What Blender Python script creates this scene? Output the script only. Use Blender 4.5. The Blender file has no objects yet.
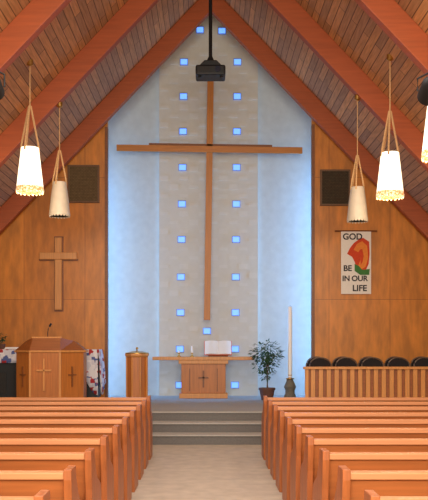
import bpy, bmesh, math, random
from mathutils import Vector, Matrix
random.seed(7)
C = bpy.context.scene.collection
F = 830.0; H = 1.57; VX = 207.0; VY = 343.0
def wx(px, d): return (px-VX)*d/F
def wz(py, d): return H-(py-VY)*d/F

# ------------------------------------------------------------ materials
def newmat(name):
    m = bpy.data.materials.new(name); m.use_nodes = True
    nt = m.node_tree; b = nt.nodes['Principled BSDF']
    return m, nt, b
def srgb(c):
    return tuple(((v/255)/12.92 if v/255 <= .04045 else ((v/255+.055)/1.055)**2.4) for v in c)+(1,)
def mat(name, col, rough=.6, var=.12, scale=8, metal=0, bump=0, stretch=(1,1,1)):
    m, nt, b = newmat(name); N = nt.nodes; L = nt.links
    tc = N.new('ShaderNodeTexCoord'); mp = N.new('ShaderNodeMapping'); mp.inputs['Scale'].default_value = stretch
    no = N.new('ShaderNodeTexNoise'); no.inputs['Scale'].default_value = scale; no.inputs['Detail'].default_value = 5
    cr = N.new('ShaderNodeValToRGB')
    c = srgb(col)
    cr.color_ramp.elements[0].position = .3; cr.color_ramp.elements[1].position = .7
    cr.color_ramp.elements[0].color = tuple(v*(1-var) for v in c[:3])+(1,)
    cr.color_ramp.elements[1].color = tuple(min(1, v*(1+var)) for v in c[:3])+(1,)
    L.new(tc.outputs['Object'], mp.inputs[0]); L.new(mp.outputs[0], no.inputs['Vector'])
    L.new(no.outputs['Fac'], cr.inputs[0]); L.new(cr.outputs[0], b.inputs['Base Color'])
    b.inputs['Roughness'].default_value = rough; b.inputs['Metallic'].default_value = metal
    if bump:
        bp = N.new('ShaderNodeBump'); bp.inputs['Strength'].default_value = bump; bp.inputs['Distance'].default_value = .02
        L.new(no.outputs['Fac'], bp.inputs['Height']); L.new(bp.outputs[0], b.inputs['Normal'])
    return m
def emis(name, col, strength, base=(255,255,255)):
    m, nt, b = newmat(name)
    b.inputs['Base Color'].default_value = srgb(base)
    b.inputs['Emission Color'].default_value = srgb(col); b.inputs['Emission Strength'].default_value = strength
    return m
def brickmat(name, c1, c2, mortar, w, h, msize, order, xs=1.0, rough=.55, offset=.5, grain=.15, gscale=(3,3,3), gn=6):
    m, nt, b = newmat(name); N = nt.nodes; L = nt.links
    tc = N.new('ShaderNodeTexCoord'); sp = N.new('ShaderNodeSeparateXYZ'); cb = N.new('ShaderNodeCombineXYZ')
    L.new(tc.outputs['Object'], sp.inputs[0])
    L.new(sp.outputs[order[0]], cb.inputs[0])
    mu = N.new('ShaderNodeMath'); mu.operation = 'MULTIPLY'; mu.inputs[1].default_value = xs
    L.new(sp.outputs[order[1]], mu.inputs[0]); L.new(mu.outputs[0], cb.inputs[1])
    br = N.new('ShaderNodeTexBrick'); br.offset = offset
    br.inputs['Scale'].default_value = 1; br.inputs['Brick Width'].default_value = w; br.inputs['Row Height'].default_value = h
    br.inputs['Mortar Size'].default_value = msize; br.inputs['Mortar Smooth'].default_value = .3
    br.inputs['Color1'].default_value = srgb(c1); br.inputs['Color2'].default_value = srgb(c2); br.inputs['Mortar'].default_value = srgb(mortar)
    L.new(cb.outputs[0], br.inputs['Vector'])
    mp = N.new('ShaderNodeMapping'); mp.inputs['Scale'].default_value = gscale
    no = N.new('ShaderNodeTexNoise'); no.inputs['Scale'].default_value = gn; no.inputs['Detail'].default_value = 6
    L.new(tc.outputs['Object'], mp.inputs[0]); L.new(mp.outputs[0], no.inputs['Vector'])
    mr = N.new('ShaderNodeMapRange'); mr.inputs[1].default_value = .3; mr.inputs[2].default_value = .7
    mr.inputs[3].default_value = 1-grain; mr.inputs[4].default_value = 1+grain
    L.new(no.outputs['Fac'], mr.inputs[0])
    vm = N.new('ShaderNodeVectorMath'); vm.operation = 'SCALE'
    L.new(br.outputs['Color'], vm.inputs[0]); L.new(mr.outputs[0], vm.inputs['Scale'])
    L.new(vm.outputs[0], b.inputs['Base Color']); b.inputs['Roughness'].default_value = rough
    return m
def wood(name, col, axis='z', var=.18, rough=.4, scale=5):
    st = {'x': (.6, 9, 9), 'y': (9, .6, 9), 'z': (9, 9, .6)}[axis]
    return mat(name, col, rough, var, scale, 0, .05, st)

M = {}
M['ply'] = brickmat('plywood_panelling', (206,128,42), (192,116,34), (146,82,26), 1.22, 2.44, .005, (0,2), offset=0, rough=.4, grain=.22, gscale=(3,3,.8), gn=3)
M['plank'] = brickmat('ceiling_planks', (206,146,92), (164,120,84), (100,66,42), 2.2, .13, .008, (1,0), xs=1.45, rough=.7, offset=.37, grain=.22, gscale=(8,.6,8), gn=5)
M['beam'] = wood('red_brown_beam', (164,78,34), 'x', .12, .55, 3)
M['recess'] = mat('pale_plaster', (196,206,208), .9, .05, 7, 0, .12)
M['relief'] = mat('relief_block', (206,203,192), .9, .02, 10, 0, .03)
M['relief_hi'] = mat('relief_block_raised', (210,207,197), .9, .02, 10, 0, .03)
M['carpet'] = mat('grey_carpet', (162,158,152), .95, .06, 60, 0, .2)
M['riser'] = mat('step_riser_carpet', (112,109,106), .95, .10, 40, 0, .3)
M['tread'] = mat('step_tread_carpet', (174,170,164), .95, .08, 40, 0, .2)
M['floor'] = mat('beige_floor', (184,171,154), .7, .12, 6, 0, .05)
M['sidewall'] = mat('side_wall_paint', (190,150,105), .8, .06, 3)
M['pewx'] = wood('pew_wood', (166,96,48), 'x', .16, .42, 3)
M['pewz'] = wood('pew_end_wood', (170,98,50), 'z', .2, .42, 3)
M['pewcap_lit'] = wood('pew_cap_wood_lit', (204,138,90), 'x', .10, .42, 3)  # pew wood made paler: strong light from above painted into the caps
M['furn'] = wood('furniture_oak', (182,108,44), 'z', .15, .4, 4)
M['furn_lt'] = wood('light_oak', (208,142,76), 'z', .12, .4, 4)
M['furn_dk'] = wood('dark_oak', (128,74,34), 'x', .15, .45, 4)
M['desk'] = wood('desk_oak', (150,86,40), 'x', .15, .45, 4)
M['crosswood'] = wood('cross_wood', (186,118,50), 'z', .12, .45, 4)
M['crossbar'] = wood('cross_bar_wood', (186,118,50), 'x', .12, .45, 4)
M['black'] = mat('black_plastic', (14,14,15), .55, .1, 20)
M['darkmetal'] = mat('dark_metal', (52,50,48), .4, .1, 20, .7)
M['stonegrey'] = mat('grey_stone', (110,104,92), .8, .15, 20)
M['brass'] = mat('brass', (190,150,80), .3, .08, 10, .9)
M['chrome'] = mat('bronze_frame', (120,100,84), .45, .05, 10, .4)
M['white'] = mat('white_wax', (250,250,248), .5, .01, 10)
M['paper'] = mat('paper', (236,236,234), .7, .03, 10)
M['lit'] = emis('lit_glass', (255,238,198), 1.9)
M['unlit'] = mat('unlit_glass', (206,192,172), .5, .06, 10)
M['rope'] = mat('tan_strap', (206,162,112), .8, .2, 60)
def bandmat():
    m, nt, b = newmat('patterned_shade_band'); N = nt.nodes; L = nt.links
    tc = N.new('ShaderNodeTexCoord'); ch = N.new('ShaderNodeTexVoronoi'); ch.inputs['Scale'].default_value = 40
    cr = N.new('ShaderNodeValToRGB'); cr.color_ramp.interpolation = 'CONSTANT'
    cr.color_ramp.elements[0].color = srgb((255,236,190)); cr.color_ramp.elements[1].color = srgb((216,160,96)); cr.color_ramp.elements[1].position = .45
    L.new(tc.outputs['Object'], ch.inputs['Vector']); L.new(ch.outputs['Distance'], cr.inputs[0])
    L.new(cr.outputs[0], b.inputs['Base Color']); L.new(cr.outputs[0], b.inputs['Emission Color']); b.inputs['Emission Strength'].default_value = .8
    return m
M['band'] = bandmat()
M['blueglass'] = emis('blue_glass_block', (92,152,255), 1.45, (120,160,255))
M['winframe'] = mat('window_block_frame', (140,160,205), .8, .04, 10)
M['grille_l'] = brickmat('grille_cloth_olive', (112,92,62), (104,84,56), (84,66,42), .03, .03, .005, (0,2), rough=.9)
M['grille_d'] = brickmat('grille_cloth_dark', (76,62,42), (68,56,38), (50,40,28), .03, .03, .005, (0,2), rough=.9)
M['grille_frame'] = wood('grille_frame', (104,70,36), 'z', .15, .5)
M['leaf'] = mat('leaf_green', (48,80,44), .5, .3, 6)
M['pot'] = mat('terracotta_pot', (96,62,48), .7, .1, 8)
M['soil'] = mat('soil', (40,30,24), .95, .2, 30)
M['bark'] = mat('bark', (92,72,52), .8, .2, 30)
M['cloth_w'] = mat('banner_cloth', (238,230,220), .9, .02, 30)
M['red'] = mat('red_felt', (210,72,38), .9, .08, 30)
M['orange'] = mat('orange_felt', (232,136,58), .9, .08, 30)
M['green'] = mat('green_felt', (70,124,62), .9, .08, 30)
M['ink'] = mat('dark_letter_felt', (46,38,42), .9, .08, 30)
M['chairdark'] = mat('dark_fabric', (38,32,32), .95, .15, 40)
M['seatfab'] = mat('seat_fabric', (96,80,70), .9, .15, 40)
M['lens'] = mat('projector_lens', (40,46,60), .1, .05, 5)
def quilt():
    m, nt, b = newmat('quilt_patchwork'); N = nt.nodes; L = nt.links
    tc = N.new('ShaderNodeTexCoord'); vo = N.new('ShaderNodeTexVoronoi'); vo.inputs['Scale'].default_value = 13
    vo.distance = 'CHEBYCHEV'
    cr = N.new('ShaderNodeValToRGB'); cr.color_ramp.interpolation = 'CONSTANT'
    e = cr.color_ramp.elements; e[0].color = srgb((226,222,226)); e[0].position = 0
    e[1].color = srgb((176,48,52)); e[1].position = .40
    x = e.new(.60); x.color = srgb((84,98,150)); x = e.new(.72); x.color = srgb((206,204,214))
    sp = N.new('ShaderNodeSeparateColor')
    L.new(tc.outputs['Object'], vo.inputs['Vector']); L.new(vo.outputs['Color'], sp.inputs[0]); L.new(sp.outputs[0], cr.inputs[0])
    L.new(cr.outputs[0], b.inputs['Base Color']); b.inputs['Roughness'].default_value = .9
    return m
M['quilt'] = quilt()

# ------------------------------------------------------------ mesh builder
class MB:
    def __init__(s): s.bm = bmesh.new()
    def box(s, x0, x1, y0, y1, z0, z1, mtx=None):
        g = bmesh.ops.create_cube(s.bm, size=1)
        for v in g['verts']:
            v.co = Vector((x0+(v.co.x+.5)*(x1-x0), y0+(v.co.y+.5)*(y1-y0), z0+(v.co.z+.5)*(z1-z0)))
            if mtx: v.co = mtx @ v.co
        return s
    def prism(s, poly, axis, a0, a1):
        def P(u, v, a): return {'x': (a, u, v), 'y': (u, a, v), 'z': (u, v, a)}[axis]
        A = [s.bm.verts.new(P(u, v, a0)) for u, v in poly]; B = [s.bm.verts.new(P(u, v, a1)) for u, v in poly]
        n = len(poly)
        s.bm.faces.new(A); s.bm.faces.new(B[::-1])
        for i in range(n): s.bm.faces.new((A[i], B[i], B[(i+1) % n], A[(i+1) % n]))
        return s
    def loft(s, pa, pb):
        A = [s.bm.verts.new(p) for p in pa]; B = [s.bm.verts.new(p) for p in pb]; n = len(A)
        s.bm.faces.new(A); s.bm.faces.new(B[::-1])
        for i in range(n): s.bm.faces.new((A[i], B[i], B[(i+1) % n], A[(i+1) % n]))
        return s
    def lathe(s, prof, cx=0, cy=0, n=24, rot=0):
        rings = []
        for r, z in prof:
            if r < 1e-5: rings.append([s.bm.verts.new((cx, cy, z))])
            else: rings.append([s.bm.verts.new((cx+r*math.cos(2*math.pi*i/n+rot), cy+r*math.sin(2*math.pi*i/n+rot), z)) for i in range(n)])
        for a, b in zip(rings, rings[1:]):
            for i in range(n):
                j = (i+1) % n
                if len(a) == 1 and len(b) == 1: continue
                if len(a) == 1: s.bm.faces.new((a[0], b[j], b[i]))
                elif len(b) == 1: s.bm.faces.new((a[i], a[j], b[0]))
                else: s.bm.faces.new((a[i], a[j], b[j], b[i]))
        if len(rings[0]) > 1: s.bm.faces.new(rings[0][::-1])
        if len(rings[-1]) > 1: s.bm.faces.new(rings[-1])
        return s
    def tube(s, pts, r, n=8):
        pts = [Vector(p) for p in pts]; rings = []
        for i, p in enumerate(pts):
            t = (pts[min(i+1, len(pts)-1)]-pts[max(i-1, 0)]).normalized()
            up = Vector((0, 0, 1)) if abs(t.z) < .9 else Vector((1, 0, 0))
            a = t.cross(up).normalized(); b = t.cross(a).normalized()
            rings.append([s.bm.verts.new(p+r*(math.cos(2*math.pi*k/n)*a+math.sin(2*math.pi*k/n)*b)) for k in range(n)])
        for a, b in zip(rings, rings[1:]):
            for k in range(n): s.bm.faces.new((a[k], a[(k+1) % n], b[(k+1) % n], b[k]))
        s.bm.faces.new(rings[0]); s.bm.faces.new(rings[-1][::-1])
        return s
    def build(s, name, m, parent=None, bev=0, smooth=False, loc=None):
        bmesh.ops.recalc_face_normals(s.bm, faces=s.bm.faces)
        me = bpy.data.meshes.new(name); s.bm.to_mesh(me); s.bm.free()
        o = bpy.data.objects.new(name, me); C.objects.link(o); me.materials.append(m)
        if smooth:
            for p in me.polygons: p.use_smooth = True
            me.set_sharp_from_angle(angle=math.radians(40))
        if parent: o.parent = parent
        if loc: o.location = loc
        if bev:
            b = o.modifiers.new('bevel', 'BEVEL'); b.width = bev; b.segments = 2; b.limit_method = 'ANGLE'
        return o
def tag(o, label=None, cat=None, group=None, kind=None):
    for k, v in (('label', label), ('category', cat), ('group', group), ('kind', kind)):
        if v: o[k] = v
    return o
def thing(name, loc, label, cat, group=None, rz=0):
    o = bpy.data.objects.new(name, None); C.objects.link(o); o.location = loc; o.rotation_euler.z = rz
    o.empty_display_size = .1
    return tag(o, label, cat, group)
def struct(o): o['kind'] = 'structure'; return o
def copy_tree(o, parent=None):
    c = o.copy(); C.objects.link(c); c.parent = parent
    for ch in list(o.children): copy_tree(ch, c)
    return c
def text_mesh(name, txt, size, x, y, z, m, parent, bold=.003):
    cu = bpy.data.curves.new('t', 'FONT'); cu.body = txt; cu.size = size; cu.extrude = .003; cu.offset = bold; cu.align_x = 'CENTER'
    o = bpy.data.objects.new('t', cu); C.objects.link(o); bpy.context.view_layer.update()
    dg = bpy.context.evaluated_depsgraph_get(); me = bpy.data.meshes.new_from_object(o.evaluated_get(dg))
    bpy.data.objects.remove(o)
    me.transform(Matrix.Translation((x, y, z)) @ Matrix.Rotation(math.radians(90), 4, 'X'))
    me.name = name; me.materials.clear(); me.materials.append(m)
    r = bpy.data.objects.new(name, me); C.objects.link(r); r.parent = parent
    return r

# ------------------------------------------------------------ shell
PZ = .45
XR = .08; ZA = 8.11; SL = 1.05; XS = 6.2
def roof(x, off=0): return ZA-SL*abs(x-XR)+off
CE = .47
struct(MB().box(-XS, XS, -3, 12.8, -.1, 0).build('floor', M['floor']))
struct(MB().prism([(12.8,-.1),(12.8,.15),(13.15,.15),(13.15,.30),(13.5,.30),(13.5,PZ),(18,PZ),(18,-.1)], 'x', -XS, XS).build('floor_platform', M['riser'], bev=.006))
struct(MB().box(-XS, XS, 13.50, 17.6, PZ, PZ+.006).build('floor_platform_carpet', M['carpet']))
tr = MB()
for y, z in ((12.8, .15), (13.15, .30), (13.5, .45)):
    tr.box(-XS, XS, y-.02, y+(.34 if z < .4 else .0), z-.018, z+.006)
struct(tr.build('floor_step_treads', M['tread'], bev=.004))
ch = MB()
ch.prism([(-XS, roof(-XS, CE)), (XR, ZA+CE), (XS, roof(XS, CE)), (XS, roof(XS, CE+.12)), (XR, ZA+CE+.12), (-XS, roof(-XS, CE+.12))], 'y', -3, 18)
struct(ch.build('ceiling', M['plank']))
k = 0
for d in (16.3, 13.5, 10.9, 8.3, 5.7, 3.1, .5):
    for s in (-1, 1):
        k += 1
        xe = XS*s
        poly = [(XR, ZA), (xe, roof(xe)), (xe, roof(xe, CE-.002)), (XR, ZA+CE-.002)]
        struct(MB().prism(poly, 'y', d, d+.17).build('trim_%d' % k, M['beam'], bev=.01))
xl, xr_ = wx(107.5, 16.6), wx(312, 16.6)
struct(MB().prism([(-XS, 0), (xl, 0), (xl, roof(xl, CE-.003)), (-XS, roof(-XS, CE-.003))], 'y', 16.6, 16.72).build('wall_front_left', M['ply']))
struct(MB().prism([(xr_, 0), (XS, 0), (XS, roof(XS, CE-.003)), (xr_, roof(xr_, CE-.003))], 'y', 16.6, 16.72).build('wall_front_right', M['ply']))
struct(MB().prism([(-XS, 0), (XS, 0), (XS, roof(XS, CE-.003)), (XR, ZA+CE-.003), (-XS, roof(-XS, CE-.003))], 'y', 17.6, 17.8).build('wall_recess', M['recess']))
struct(MB().box(-3.3, -3.2, 16.72, 17.6, 0, roof(-3.3, CE-.01)).build('wall_recess_left', M['recess']))
struct(MB().box(3.2, 3.3, 16.72, 17.6, 0, roof(3.3, CE-.01)).build('wall_recess_right', M['recess']))
struct(MB().box(-XS-.1, -XS, -3, 17.8, 0, roof(-XS, CE)).build('wall_left', M['sidewall']))
struct(MB().box(XS, XS+.1, -3, 17.8, 0, roof(XS, CE)).build('wall_right', M['sidewall']))
struct(MB().box(xl-.05, xl+.004, 16.57, 16.725, PZ+.006, roof(xl-.05)).build('trim_20', M['furn_dk']))
struct(MB().box(xr_-.004, xr_+.05, 16.57, 16.725, PZ+.006, roof(xr_+.05)).build('trim_21', M['furn_dk']))

# relief band with glass blocks
bd = 17.5
bx0, bx1 = wx(159, bd), wx(258, bd)
wins = []
for py in (62, 96.5, 131.5, 167.5, 204, 239.5, 277, 312.5, 349, 385):
    wins.append((184-(py-62)*.014, py)); wins.append((237.5-(py-62)*.008, py))
wins += [(200, 30), (222, 31), (207, 331)]
wr = [(wx(a, bd), wz(b, bd)) for a, b in wins]
band = MB()
band.prism([(bx0, PZ+.006), (bx1, PZ+.006), (bx1, roof(bx1, CE-.01)), (XR, ZA+CE-.01), (bx0, roof(bx0, CE-.01))], 'y', 17.52, 17.6)
struct(band.build('wall_relief_panel', M['relief']))
rb = MB(); nc = 10; cw = (bx1-bx0)/nc; chh = .187
rows = int((ZA+CE-PZ)/chh)
for r in range(rows):
    for c in range(nc):
        if (r+c) % 2: continue
        w = cw*.86; h = chh*(.34 if (r//2+c) % 3 else .60)
        x0 = bx0+c*cw+(cw-w)/2; z0 = PZ+.02+r*chh+(chh-h)*.5
        if z0+h > roof(x0, CE-.05) or z0+h > roof(x0+w, CE-.05): continue
        if any(abs(x0+w/2-a) < w/2+.10 and abs(z0+h/2-b) < h/2+.09 for a, b in wr): continue
        rb.box(x0, x0+w, 17.52-.008, 17.521, z0, z0+h)
struct(rb.build('trim_22', M['relief_hi']))
for i, (a, b) in enumerate(wr):
    f = MB()
    W, Hh, t = .084, .072, .014
    f.box(a-W, a+W, 17.48, 17.52, b+Hh-t, b+Hh); f.box(a-W, a+W, 17.48, 17.52, b-Hh, b-Hh+t)
    f.box(a-W, a-W+t, 17.48, 17.52, b-Hh+t, b+Hh-t); f.box(a+W-t, a+W, 17.48, 17.52, b-Hh+t, b+Hh-t)
    fo = struct(f.build('window_%d' % (i+1), M['winframe']))
    MB().box(a-W+t, a+W-t, 17.49, 17.515, b-Hh+t, b+Hh-t).build('glass_pane', M['blueglass'], fo, bev=.006)

# ------------------------------------------------------------ large cross
d = 17.1
cx, cz = wx(209.8, d), wz(149.5, d)
cr = thing('wall_cross', (cx, d, cz), 'huge light wood cross hanging in front of the pale recess wall', 'cross')
cr.rotation_euler.y = math.radians(.85)
top = wz(62, d)-cz; bot = wz(320, d)-cz
MB().box(-.07, .06, -.05, .05, bot, top).build('upright', M['crosswood'], cr, .006)
MB().box(wx(117, d)-cx, wx(302, d)-cx, -.09, -.05, -.075, .055).build('crossbar', M['crossbar'], cr, .006)
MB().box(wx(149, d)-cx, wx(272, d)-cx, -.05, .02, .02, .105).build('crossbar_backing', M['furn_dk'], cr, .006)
for sx in (-.25, .25):
    MB().tube([(sx, -.0, .06), (sx, .40, .06)], .012).build('bracket', M['darkmetal'], cr)

# ------------------------------------------------------------ altar
d = 16.9
al = thing('altar', (wx(203.5, d), d, PZ+.006), 'long topped wooden altar with central pedestal carrying a small cross', 'altar')
aw = (254-153)/2*d/F
zt = wz(357, d)-PZ
MB().box(-aw, aw, -.24, .24, zt-.065, zt).build('tabletop', M['furn_lt'], al, .008)
pw = 22*d/F; pc = 0
MB().box(pc-pw, pc+pw, -.18, .2, .10, zt-.14).build('pedestal', M['furn'], al, .006)
MB().box(pc-pw-.05, pc+pw+.05, -.22, .22, zt-.14, zt-.065).build('pedestal_cap', M['furn_lt'], al, .006)
MB().box(pc-pw-.04, pc+pw+.04, -.22, .22, 0, .10).build('plinth', M['furn_lt'], al, .006)
MB().box(-.016, .016, -.205, -.18, .22, .56).box(-.10, .10, -.205, -.18, .40, .432).build('cross_emblem', M['furn_dk'], al)
for s in (-1, 1):
    MB().box(s*pw*.62-.008, s*pw*.62+.008, -.19, -.18, .14, .60).build('panel_groove', M['furn_dk'], al)
AT = PZ+.006+zt
bk = thing('book_stand', (wx(218, d), d, AT), 'small wooden stand holding the open book on the altar', 'book stand')
T = Matrix.Rotation(math.radians(-28), 4, 'X')
MB().box(-.2, .2, -.12, .10, 0, .02).build('base', M['furn_dk'], bk, .004)
MB().box(-.2, .2, -.0, .015, 0, .20, Matrix.Translation((0, -.06, .02)) @ T).build('rest', M['furn_dk'], bk)
ob = thing('open_book', (wx(218, d), d-.075, AT+.045), 'large open book with white pages propped up on the altar', 'book')
def page(s):
    P = []
    for i in range(7):
        u = i/6; P.append((s*.27*u, -.03*math.sin(math.pi*u)-.012))
    Q = P+[(x, .0) for x, _ in P[::-1]]
    b = MB(); b.prism(Q, 'z', 0, .30)
    for v in b.bm.verts: v.co = T @ v.co
    return b
page(-1).build('page_block', M['paper'], ob, smooth=True); page(1).build('page_block', M['paper'], ob, smooth=True)
MB().box(-.28, .28, .0, .010, -.012, .312, T).build('cover', M['red'], ob)
def altar_candle(px, h, label):
    t = thing('candlestick', (wx(px, d), d, AT), label, 'candle')
    MB().lathe([(.045, 0), (.045, .01), (.015, .025), (.012, .06), (.03, .07), (.03, .08)], n=16).build('holder', M['brass'], t, smooth=True)
    MB().lathe([(.02, .08), (.02, h), (0, h+.004)], n=16).build('candle', M['white'], t, smooth=True)
    MB().tube([(0, 0, h), (0, 0, h+.02)], .003, 6).build('wick', M['black'], t)
altar_candle(192, .22, 'tall white altar candle in brass holder, left of the open book')
altar_candle(179, .12, 'short stubby white candle near the left part of the altar')

# ------------------------------------------------------------ pulpit
d = 14.8
pu = thing('pulpit', (wx(50, d), d, PZ+.006), 'angled oak pulpit with a carved cross on its front panel', 'pulpit')
def hexa(sc, z): return [(-.62*sc, .35, z), (-.62*sc, .0, z), (-.30*sc, -.32*sc, z), (.24*sc, -.32*sc, z), (.62*sc, .0, z), (.62*sc, .35, z)]
MB().loft(hexa(.97, .08), hexa(.97, .95)).build('body', M['furn'], pu, .006)
MB().loft(hexa(1.0, 0), hexa(1.0, .08)).build('plinth', M['furn_lt'], pu, .006)
MB().loft(hexa(1.03, .95), hexa(1.03, .985)).build('cap', M['furn_lt'], pu, .006)
MB().loft(hexa(1.0, .985), [(-.46, .30, 1.13), (-.44, .05, 1.15), (-.26, -.22, 1.21), (.22, -.22, 1.21), (.42, .05, 1.15), (.44, .30, 1.13)]).build('reading_desk', M['desk'], pu, .004)
MB().box(-.28, .24, -.225, -.19, 1.195, 1.225).build('desk_ledge', M['furn_lt'], pu, .004)
yf = -.32*.97
MB().box(-.06, -.03, yf-.03, yf+.002, .28, .84).box(-.175, .085, yf-.03, yf+.002, .62, .65).build('cross_emblem', M['furn_lt'], pu, .003)
for s, e in ((-1, -.30), (1, .24)):
    p0 = Vector((e*.97, yf, 0)); p1 = Vector((s*.62*.97, 0, 0)); mid = (p0+p1)/2; ang = math.atan2(p1.y-p0.y, p1.x-p0.x)
    Tm = Matrix.Translation(mid) @ Matrix.Rotation(ang, 4, 'Z')
    f = MB().box(-.012, .012, -.02, .02, .34, .70, Tm); f.box(-.08, .08, -.02, .02, .54, .565, Tm)
    f.build('side_cross_emblem', M['furn_dk'], pu)
for e in (-.30, .24):
    MB().box(e*.97-.018, e*.97+.018, yf-.012, yf+.03, .08, .95).build('corner_post', M['furn_lt'], pu, .003)
mc = thing('microphone', (wx(49, d), d-.12, PZ+.006+1.195), 'black gooseneck microphone rising from the pulpit top', 'microphone')
MB().lathe([(.03, 0), (.03, .012), (.008, .018)], n=12).build('base', M['black'], mc, smooth=True)
MB().tube([(0, 0, .01), (.0, 0, .10), (.01, 0, .17), (.035, -.0, .215)], .007).build('gooseneck', M['black'], mc, smooth=True)
MB().tube([(.032, 0, .21), (.05, 0, .245), (.062, 0, .265)], .018, 10).build('head', M['black'], mc, smooth=True)

# ------------------------------------------------------------ draped cabinet behind the pulpit
d = 15.8
cab = thing('cabinet', (-3.35, d, PZ+.006), 'long black cabinet covered by the quilt, behind the pulpit', 'cabinet')
x1 = wx(99, d)+3.35
ct = wz(350, d)-PZ-.006
MB().box(-1.3, x1, -.28, .28, .08, ct-.03).build('body', M['black'], cab, .01)
MB().box(-1.32, x1+.02, -.30, .30, ct-.03, ct).build('top_board', M['black'], cab, .008)
MB().box(-1.25, x1-.05, -.26, .26, 0, .08).build('plinth', M['black'], cab)
for xx in (-.9, -.25, .4):
    MB().box(xx, xx+.5, -.295, -.28, .16, ct-.42).build('door_panel', M['darkmetal'], cab, .004)
q = MB(); NX = 60
def qpt(x, t):
    if t < .6: return Vector((x, .3-t, ct+.012))
    s = t-.6
    u = max(0, min(1, (x-(x1-.42))/.42))
    drop = s*(1+2.4*u*u*(3-2*u))
    return Vector((x, -.335-.02*math.sin(x*14)*min(1, s*4), ct+.012-drop))
grid = []
xs = [-1.2+(x1+.02+1.2)*i/NX for i in range(NX+1)]
ts = [0, .3, .6, .62, .67, .72, .78, .85]
for x in xs: grid.append([q.bm.verts.new(qpt(x, t)) for t in ts])
for i in range(NX):
    for j in range(len(ts)-1): q.bm.faces.new((grid[i][j], grid[i+1][j], grid[i+1][j+1], grid[i][j+1]))
g2 = []
for j in range(13):
    y = .3-.635*j/12
    g2.append([q.bm.verts.new((x1+.035+.05*(k/6)+.02*math.sin(j*1.7)*min(1, k/3), y, ct+.012-.85*(k/6)*(1-.25*abs(j-9)/9))) for k in range(7)])
for j in range(12):
    for k in range(6): q.bm.faces.new((g2[j][k], g2[j+1][k], g2[j+1][k+1], g2[j][k+1]))
qo = q.build('quilt', M['quilt'], loc=(-3.35, d, PZ+.006), smooth=True)
so = qo.modifiers.new('s', 'SOLIDIFY'); so.thickness = .012
tag(qo, 'red, white and blue patterned quilt draped over the black cabinet', 'quilt')
lp = thing('potted_plant', (wx(2, d), d, PZ+.006+ct+.02), 'tiny potted plant on the quilt at the left picture edge', 'plant')
MB().lathe([(.05, 0), (.07, .10), (.06, .10), (0, .095)], n=16).build('pot', M['pot'], lp, smooth=True)
lf = MB()
def leaves(b, n, c, r, size, seed):
    R = random.Random(seed)
    for i in range(n):
        v = Vector((R.gauss(0, 1), R.gauss(0, 1), R.gauss(0, 1))).normalized()*(R.random()**.45)
        p = Vector((c[0]+v.x*r[0], c[1]+v.y*r[1], c[2]+v.z*r[2]))
        dr = (Vector((v.x, v.y, v.z*.4-.35))+Vector((R.uniform(-.4, .4), R.uniform(-.4, .4), R.uniform(-.2, .3)))).normalized()
        sd = dr.cross(Vector((R.uniform(-.5, .5), R.uniform(-.5, .5), 1))).normalized()
        L = size*R.uniform(.7, 1.3); w = L*.22; nn = dr.cross(sd)*L*.06
        vs = [b.bm.verts.new(q) for q in (p, p+dr*L*.35+sd*w+nn, p+dr*L*.75+sd*w*.6, p+dr*L, p+dr*L*.75-sd*w*.6, p+dr*L*.35-sd*w+nn)]
        b.bm.faces.new(vs)
leaves(lf, 50, (0, 0, .22), (.08, .08, .1), .07, 3)
lf.build('foliage', M['leaf'], lp)
pp = thing('paper_stack', (wx(13, d), d-.1, PZ+.006+ct+.02), 'small stack of white papers on the quilt left of the pulpit', 'papers')
for i in range(3):
    MB().box(-.12+.01*i, .12+.01*i, -.09, .09, i*.012, i*.012+.011).build('sheet', M['paper'], pp)

# ------------------------------------------------------------ baptismal font
d = 15.6
ft = thing('baptismal_font', (wx(137, d), d, PZ+.006), 'octagonal wooden baptismal font with lid and knob beside the recess', 'font')
ht = wz(352, d)-PZ
MB().lathe([(.22, 0), (.22, .06), (.19, .08)], n=8, rot=math.pi/8).build('base', M['furn_lt'], ft, .004)
MB().lathe([(.195, .07), (.195, ht-.10), (.205, ht-.08)], n=8, rot=math.pi/8).build('column', M['furn'], ft, .004)
for i in range(8):
    a = math.pi/8+i*math.pi/4
    MB().lathe([(.014, .08), (.014, ht-.10)], .202*math.cos(a), .202*math.sin(a), 8).build('corner_rib', M['furn_lt'], ft)
MB().lathe([(.21, ht-.10), (.235, ht-.07), (.235, ht-.035)], n=8, rot=math.pi/8).build('bowl_rim', M['furn_lt'], ft, .004)
lid = MB().lathe([(.22, ht-.035), (.22, ht-.02), (.10, ht+.01), (.02, ht+.015)], n=24).build('lid', M['brass'], ft, smooth=True)
MB().lathe([(.012, ht+.01), (.012, ht+.04), (.025, ht+.055), (.018, ht+.08), (0, ht+.09)], n=12).build('knob', M['brass'], lid, smooth=True)

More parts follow.
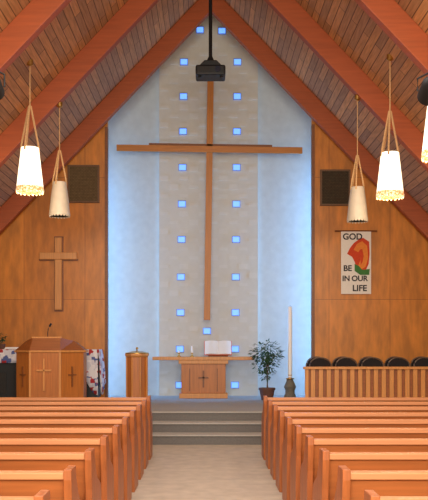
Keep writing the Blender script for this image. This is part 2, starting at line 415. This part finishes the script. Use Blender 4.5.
# ------------------------------------------------------------ tall plant
d = 16.2
pt = thing('potted_tree', (wx(267, d), d, PZ+.006), 'leafy green potted tree between the altar and the tall candle', 'plant')
pot = MB().lathe([(.11, 0), (.15, .20), (.165, .20), (.165, .24), (.14, .24), (.135, .21), (0, .21)], n=24).build('pot', M['pot'], pt, smooth=True)
MB().lathe([(0, .205), (.134, .205), (.134, .215), (0, .218)], n=20).build('soil', M['soil'], pt)
MB().tube([(0, 0, .2), (.012, 0, .4), (-.008, 0, .6), (.01, 0, .85)], .012).build('trunk', M['bark'], pt, smooth=True)
MB().tube([(.02, .01, .2), (.0, .01, .4), (.03, .0, .7)], .009).tube([(.0, 0, .6), (-.12, .02, .85)], .006).tube([(.01, 0, .65), (.14, -.02, .85)], .006).build('branch', M['bark'], pt, smooth=True)
b = MB(); leaves(b, 420, (0, 0, .93), (.33, .26, .23), .078, 5); leaves(b, 160, (-.03, 0, .67), (.29, .22, .16), .075, 9); leaves(b, 35, (0,0,.48),(.14,.1,.1),.07,4)
b.build('foliage', M['leaf'], pt)

# ------------------------------------------------------------ tall candle
pc_ = thing('tall_candle', (wx(289.5, d), d-.1, PZ+.006), 'very tall slim white candle on a grey stand beside the potted tree', 'candle')
zb = wz(380, d)-PZ
MB().lathe([(.15, 0), (.15, .04), (.12, .05), (.11, .10), (.09, .14), (.09, .20), (.12, .26), (.06, zb)], n=20).build('stand', M['stonegrey'], pc_, smooth=True)
MB().lathe([(.05, zb), (.085, zb+.02), (.085, zb+.035), (.03, zb+.04), (.04, zb+.10)], n=20).build('drip_cup', M['brass'], pc_, smooth=True)
zc = wz(307, d)-PZ
MB().lathe([(.038, zb+.05), (.038, zc-.01), (.02, zc), (0, zc)], n=16).build('candle', M['white'], pc_, smooth=True)
MB().tube([(0, 0, zc-.005), (.003, 0, zc+.025)], .004, 6).build('wick', M['black'], pc_)

# ------------------------------------------------------------ wall items
def wallcross():
    dd = 16.6
    t = thing('small_wall_cross', (wx(59, dd), dd, wz(256.5, dd)), 'slim oak cross mounted on the wood panelling above the pulpit', 'cross')
    MB().box(-.07, .07, -.10, -.03, wz(310, dd)-wz(256.5, dd), wz(238, dd)-wz(256.5, dd)).build('upright', M['furn_lt'], t, .01)
    MB().box(-.37, .37, -.13, -.06, -.07, .07).build('crossbar', M['furn_lt'], t, .01)
    MB().box(-.09, .09, -.03, 0, wz(311.5, dd)-wz(256.5, dd), wz(236.5, dd)-wz(256.5, dd)).build('upright_shadow', M['furn_dk'], t)  # dark edging standing in for the upright's shadow on the panelling
    MB().box(-.39, .39, -.06, -.031, -.088, -.055).build('crossbar_shadow', M['furn_dk'], t)  # dark strip added as the shadow along the crossbar's lower edge
wallcross()
def speaker(x0, x1, y0, y1, g, label):
    dd = 16.6; w = (x1-x0)/2*dd/F; h = (y1-y0)/2*dd/F
    t = thing('wall_speaker', (wx((x0+x1)/2, dd), dd, wz((y0+y1)/2, dd)), label, 'speaker', 'wall speakers beside the recess')
    f = MB(); e = .035
    f.box(-w, w, -.06, 0, h-e, h).box(-w, w, -.06, 0, -h, -h+e).box(-w, -w+e, -.06, 0, -h+e, h-e).box(w-e, w, -.06, 0, -h+e, h-e)
    f.build('frame', M['grille_frame'], t, .003)
    MB().box(-w+e, w-e, -.045, -.01, -h+e, h-e).build('grille', g, t)
speaker(68, 99.5, 165.5, 203, M['grille_l'], 'square cloth wall speaker high on the left panelling, olive brown')
speaker(320, 350, 170, 206, M['grille_d'], 'square cloth wall speaker high on the right panelling, darker brown')
dd = 16.55
bw = 15*dd/F; bh = 63*dd/F
bn = thing('banner', (wx(356, dd), dd, wz(294, dd)), 'white cloth banner with dark lettering and a red and orange motif', 'banner')
MB().box(-bw, bw, -.008, 0, 0, bh).build('cloth', M['cloth_w'], bn)
MB().tube([(-bw-.12, .0, bh), (bw+.12, .0, bh)], .016).build('rod', M['furn_dk'], bn)
text_mesh('lettering', 'GOD', .17, -.07, -.012, bh-.17, M['ink'], bn, .004)
text_mesh('lettering', 'BE', .16, -.17, -.012, .46, M['ink'], bn, .004)
text_mesh('lettering', 'IN', .15, -.20, -.012, .26, M['ink'], bn, .004)
text_mesh('lettering', 'OUR', .15, .07, -.012, .26, M['ink'], bn, .004)
text_mesh('lettering', 'LIFE', .17, .07, -.012, .06, M['ink'], bn, .004)
def leafpoly(pts, name, m, y0, y1): MB().prism(pts, 'y', y0, y1).build(name, m, bn)
leafpoly([(-.18,.80),(-.12,.92),(-.04,1.02),(.06,1.09),(.14,1.12),(.26,1.04),(.27,.80),(.25,.60),(.18,.44),(.05,.42),(-.01,.48),(-.02,.62),(-.08,.74)], 'motif_red', M['red'], -.012, -.008)
leafpoly([(.02,1.0),(.12,1.05),(.22,.96),(.24,.72),(.19,.54),(.09,.48),(.03,.54),(.09,.68),(.07,.82),(-.05,.88)], 'motif_orange', M['orange'], -.016, -.011)
leafpoly([(.04,.82),(.07,.88),(.12,.90),(.15,.76),(.13,.64),(.09,.58),(.09,.70)], 'motif_red_feather', M['red'], -.019, -.015)
leafpoly([(-.03,.60),(.05,.56),(.12,.48),(.27,.50),(.26,.38),(.08,.38),(-.03,.46)], 'motif_green', M['green'], -.020, -.012)

# ------------------------------------------------------------ choir rail
d = 14.6
rx0 = wx(305, d); rx1 = 4.9
rl = thing('choir_railing', (rx0, d, PZ+.006), 'light wood slatted railing in front of the choir chairs', 'railing')
rh = wz(367, d)-PZ; L = rx1-rx0
MB().box(-.03, L, -.06, .06, rh-.045, rh).build('top_rail', M['furn_lt'], rl, .006)
MB().box(0, L, -.03, .03, .06, .12).build('bottom_rail', M['furn'], rl, .004)
MB().box(.02, L, .022, .034, .12, rh-.045).build('backing_panel', M['desk'], rl)
n = int(L/.135)
for i in range(n+1):
    x = i*L/n; w = .038 if i else .06
    MB().box(x-w if i else 0, x+w if i<n else L, -.03, .021, .12 if i else 0, rh-.045).build('baluster', M['furn_lt'], rl, .004)
# ------------------------------------------------------------ choir chairs
def make_chair():
    t = thing('choir_chair', (0, 0, 0), 'x', 'chair', 'choir chairs behind the railing')
    MB().box(-.20, .20, -.22, .20, .43, .48).build('seat', M['seatfab'], t, .02)
    def arch(w, z, top, e=.95):
        return [(-w*(abs(math.cos(math.pi*i/14))**e)*(1 if i < 7 else -1 if i > 7 else 0), z+(top-z)*(math.sin(math.pi*i/14)**e)) for i in range(15)]
    pts = [(-.19, .56)]+arch(.19, .68, .825)+[(.19, .56)]
    MB().prism(pts, 'y', .215, .235).build('backrest', M['chairdark'], t, .003)
    fr = [(-.202, .225, .5)]+[(a, .225, b) for a, b in arch(.202, .68, .84)]+[(.202, .225, .5)]
    MB().tube(fr, .011).build('back_frame', M['chrome'], t, smooth=True)
    for sx in (-1, 1):
        MB().tube([(sx*.202, .225, .52), (sx*.202, .24, 0)], .011).build('leg', M['chrome'], t, smooth=True)
        MB().tube([(sx*.19, -.2, .43), (sx*.20, -.23, 0)], .011).build('leg', M['chrome'], t, smooth=True)
    return t
proto = make_chair()
names = ['first', 'second', 'third', 'fourth', 'fifth']
i = 0
for row, (dy, xs_) in enumerate(((15.35, (322, 348.5, 375, 401.5, 428)), (16.15, (318, 344.5, 371, 397.5, 424)))):
    for kx, px in enumerate(xs_):
        o = proto if i == 0 else copy_tree(proto)
        o.location = (wx(px, dy), dy, PZ+.006)
        o['label'] = '%s dark round-backed chair from the left in the %s row behind the railing' % (names[kx], ('front', 'back')[row])
        i += 1

# ------------------------------------------------------------ projector
d = 14.0
pr = thing('projector', (wx(210.5, d), d, wz(80, d)), 'black projector on a long pole from the roof ridge', 'projector')
MB().box(-.25, .25, -.2, .2, .03, .20).build('body', M['black'], pr, .03)
MB().prism([(-.2, .20), (.2, .20), (.10, .30), (-.10, .30)], 'y', -.12, .12).build('mount_plate', M['black'], pr, .01)
MB().lathe([(.08, .29), (.03, .40), (.03, ZA+CE-wz(80, d)-.05), (.09, ZA+CE-wz(80, d)-.04), (.09, ZA+CE-wz(80, d)-.02)], n=16).build('pole', M['black'], pr, smooth=True)
MB().tube([(.12, -.19, .12), (.12, -.225, .12)], .05, 16).build('lens', M['lens'], pr, smooth=True)
MB().box(-.2, -.02, -.205, -.198, .08, .16).build('vent', M['darkmetal'], pr)
for sx in (-.18, .18): MB().lathe([(.025, 0), (.025, .03)], sx, -.12, 12).build('foot', M['black'], pr)

# ------------------------------------------------------------ pendant lamps
def lamp(x, dd, zb, lit, label, s=1.0, planks=False):
    ztop = roof(x, CE if planks else 0)
    t = thing('pendant_lamp', (x, dd+.1, zb), label, 'lamp', 'pendant lamps hanging from the roof')
    r = .18*s; h = .58*s
    MB().lathe([(r*.96, .08), (r*.84, .30), (r*.64, h), (r*.58, h), (r*.78, .30), (r*.90, .08)], n=32).build('shade', M['lit'] if lit else M['unlit'], t, smooth=True)
    rim = MB().lathe([(r*1.0, .0), (r*1.02, .02), (r*.97, .08), (r*.90, .08), (r*.92, .0)], n=32)
    for i in range(20):
        a = i*math.pi/10; rim.box(-.012, .012, -.004, .004, -.018, .01, Matrix.Translation((r*.97*math.cos(a), r*.97*math.sin(a), 0)) @ Matrix.Rotation(a+math.pi/2, 4, 'Z'))
    rim.build('patterned_band', M['band'] if lit else M['unlit'], t)
    MB().lathe([(0, h-.03), (r*.59, h-.03), (r*.59, h-.01), (0, h-.01)], n=24).build('top_disc', M['rope'], t)
    MB().lathe([(0, .03), (.05, .06), (.06, .12), (.03, .18), (.02, .24), (0, .24)], n=16).build('bulb', M['lit'] if lit else M['unlit'], t, smooth=True)
    MB().tube([(0, 0, .23), (0, 0, h-.02)], .012).build('bulb_holder', M['brass'], t)
    yk = h+.55*s
    for a in (math.radians(8), math.radians(128), math.radians(188), math.radians(248)):
        MB().tube([(r*.65*math.cos(a), r*.65*math.sin(a), h-.05), (r*.60*math.cos(a), r*.60*math.sin(a), h+.05), (.012*math.cos(a), .012*math.sin(a), yk)], .014*s, 6).build('hanger_strap', M['rope'], t, smooth=True)
    MB().tube([(0, 0, yk-.03), (0, 0, ztop-zb-.03)], .009*s, 6).build('cord', M['rope'], t)
    dz = ztop-zb
    MB().lathe([(.012, dz-.07), (.05, dz-.05), (.05, dz+.02)], n=16).build('canopy', M['brass'], t, smooth=True)
    if lit:
        l = bpy.data.lights.new('lamp_light', 'POINT'); l.energy = 45; l.color = (1, .80, .54); l.shadow_soft_size = .12
        lo = bpy.data.objects.new('lamp_light', l); C.objects.link(lo); lo.location = (x, dd+.1, zb-.22)
lamp(wx(28.5, 12.2), 12.2, wz(191, 12.2), True, 'glowing pendant lamp hanging in front of the left panelling', 1.13, True)
lamp(wx(391.5, 12.2), 12.2, wz(196, 12.2), True, 'glowing pendant lamp hanging in front of the right panelling, fully in view', 1.13, True)
lamp(wx(443, 9.0), 9.0, wz(156, 9.0), True, 'glowing pendant lamp cut off by the right picture edge', 1.13, True)
lamp(wx(58.5, 13.5), 13.5, wz(215, 13.5), False, 'unlit pendant lamp left of the olive wall speaker', .95)
lamp(wx(358.5, 13.5), 13.5, wz(220, 13.5), False, 'unlit pendant lamp above the white banner', .95)
def spot(px, py, label):
    dd = 8.0; x = wx(px, dd); z = wz(py, dd)
    t = thing('spotlight', (x, dd, z), label, 'spotlight', 'black spotlights at the picture edges')
    b = MB().lathe([(.08, -.12), (.10, -.10), (.10, .10), (.06, .16)], n=20)
    Tm = Matrix.Rotation(math.radians(70), 4, 'X')
    for v in b.bm.verts: v.co = Tm @ v.co
    b.build('housing', M['black'], t, smooth=True)
    MB().tube([(-.12, 0, 0), (-.12, 0, .12), (0, 0, .18), (.12, 0, .12), (.12, 0, 0)], .01).build('yoke', M['black'], t)
    MB().tube([(0, 0, .17), (0, 0, roof(x, CE)-z)], .015).build('pole', M['black'], t)
spot(430, 91, 'black spotlight at the right picture edge under the roof slope')
spot(-8, 87, 'black spotlight at the left picture edge under the roof slope')

# ------------------------------------------------------------ pews
PL = 4.2
def make_pew():
    t = thing('pew', (0, 0, 0), 'x', 'pew')
    xa, xb = .0, PL
    MB().prism([(.0, .80), (.03, .80), (.13, .36), (.10, .36)], 'x', xa+.045, xb-.045).build('backrest', M['pewx'], t)
    MB().box(xa+.045, xb-.045, -.035, .06, .80, .84).build('top_rail', M['pewcap_lit'], t, .006)
    MB().prism([(.045, .50), (.085, .50), (.10, .43), (.060, .43)], 'x', xa+.045, xb-.045).build('lower_rail', M['pewz'], t)
    MB().box(xa+.045, xb-.045, .11, .48, .40, .44).build('seat', M['pewx'], t, .012)
    pts = [(.02, 0), (.48, 0), (.48, .50), (.45, .56), (.37, .60), (.26, .64), (.18, .72), (.13, .80), (.12, .86), (-.05, .86), (-.05, .80), (-.01, .60)]
    for x in (xa, xb-.045):
        MB().prism(pts, 'x', x, x+.045).build('end_panel', M['pewz'], t, .004)
    MB().box(PL/2-.02, PL/2+.02, .12, .44, 0, .40).build('support', M['pewz'], t)
    return t
pew = make_pew()
ords = ['front', 'second', 'third', 'fourth', 'fifth', 'sixth', 'seventh', 'eighth', 'ninth', 'tenth', 'eleventh']
first = True
for i in range(10):
    dd = 11.1-i*.80
    for s, side in ((-1, 'left'), (1, 'right')):
        o = pew if first else copy_tree(pew); first = False
        x = -.76-PL if s < 0 else .76
        o.location = (x, dd, 0)
        o['group'] = 'pews %s of the aisle' % side
        o['label'] = ('%s wooden pew %s of the aisle' % (ords[i], side)) + (', nearest the steps' if i == 0 else ', counting from the steps')

# ------------------------------------------------------------ lights
def area(loc, rot, sx, sy, e, col):
    l = bpy.data.lights.new('light', 'AREA'); l.shape = 'RECTANGLE'; l.size = sx; l.size_y = sy; l.energy = e; l.color = col
    o = bpy.data.objects.new('light', l); C.objects.link(o); o.location = loc; o.rotation_euler = rot
    return o
R = math.radians
area((0, 6.0, 6.4), (0, 0, 0), 3, 7, 380, (1, .94, .86))
area((0, -2.5, 4.4), (R(94), 0, 0), 6, 2.5, 560, (1, .92, .80))
area((0, -1.0, 2.6), (R(125), 0, 0), 7, 1.5, 600, (1, .92, .76))
area((-3.05, 17.2, 2.9), (0, R(-90), 0), 4.8, .5, 150, (.16, .46, 1))
area((3.05, 17.2, 2.9), (0, R(90), 0), 4.8, .5, 150, (.16, .46, 1))
w = bpy.data.worlds.new('world'); bpy.context.scene.world = w; w.use_nodes = True
w.node_tree.nodes['Background'].inputs[0].default_value = (1, .95, .88, 1); w.node_tree.nodes['Background'].inputs[1].default_value = .35

# ------------------------------------------------------------ camera
cd = bpy.data.cameras.new('camera'); co = bpy.data.objects.new('camera', cd); C.objects.link(co)
co.location = (0, 0, H); co.rotation_euler = (R(90), 0, 0)
cd.sensor_fit = 'VERTICAL'; cd.sensor_height = 24; cd.lens = F/500*24
cd.shift_x = (214-VX)/500; cd.shift_y = (VY-250)/500
bpy.context.scene.camera = co
bpy.context.scene.view_settings.view_transform = 'Standard'
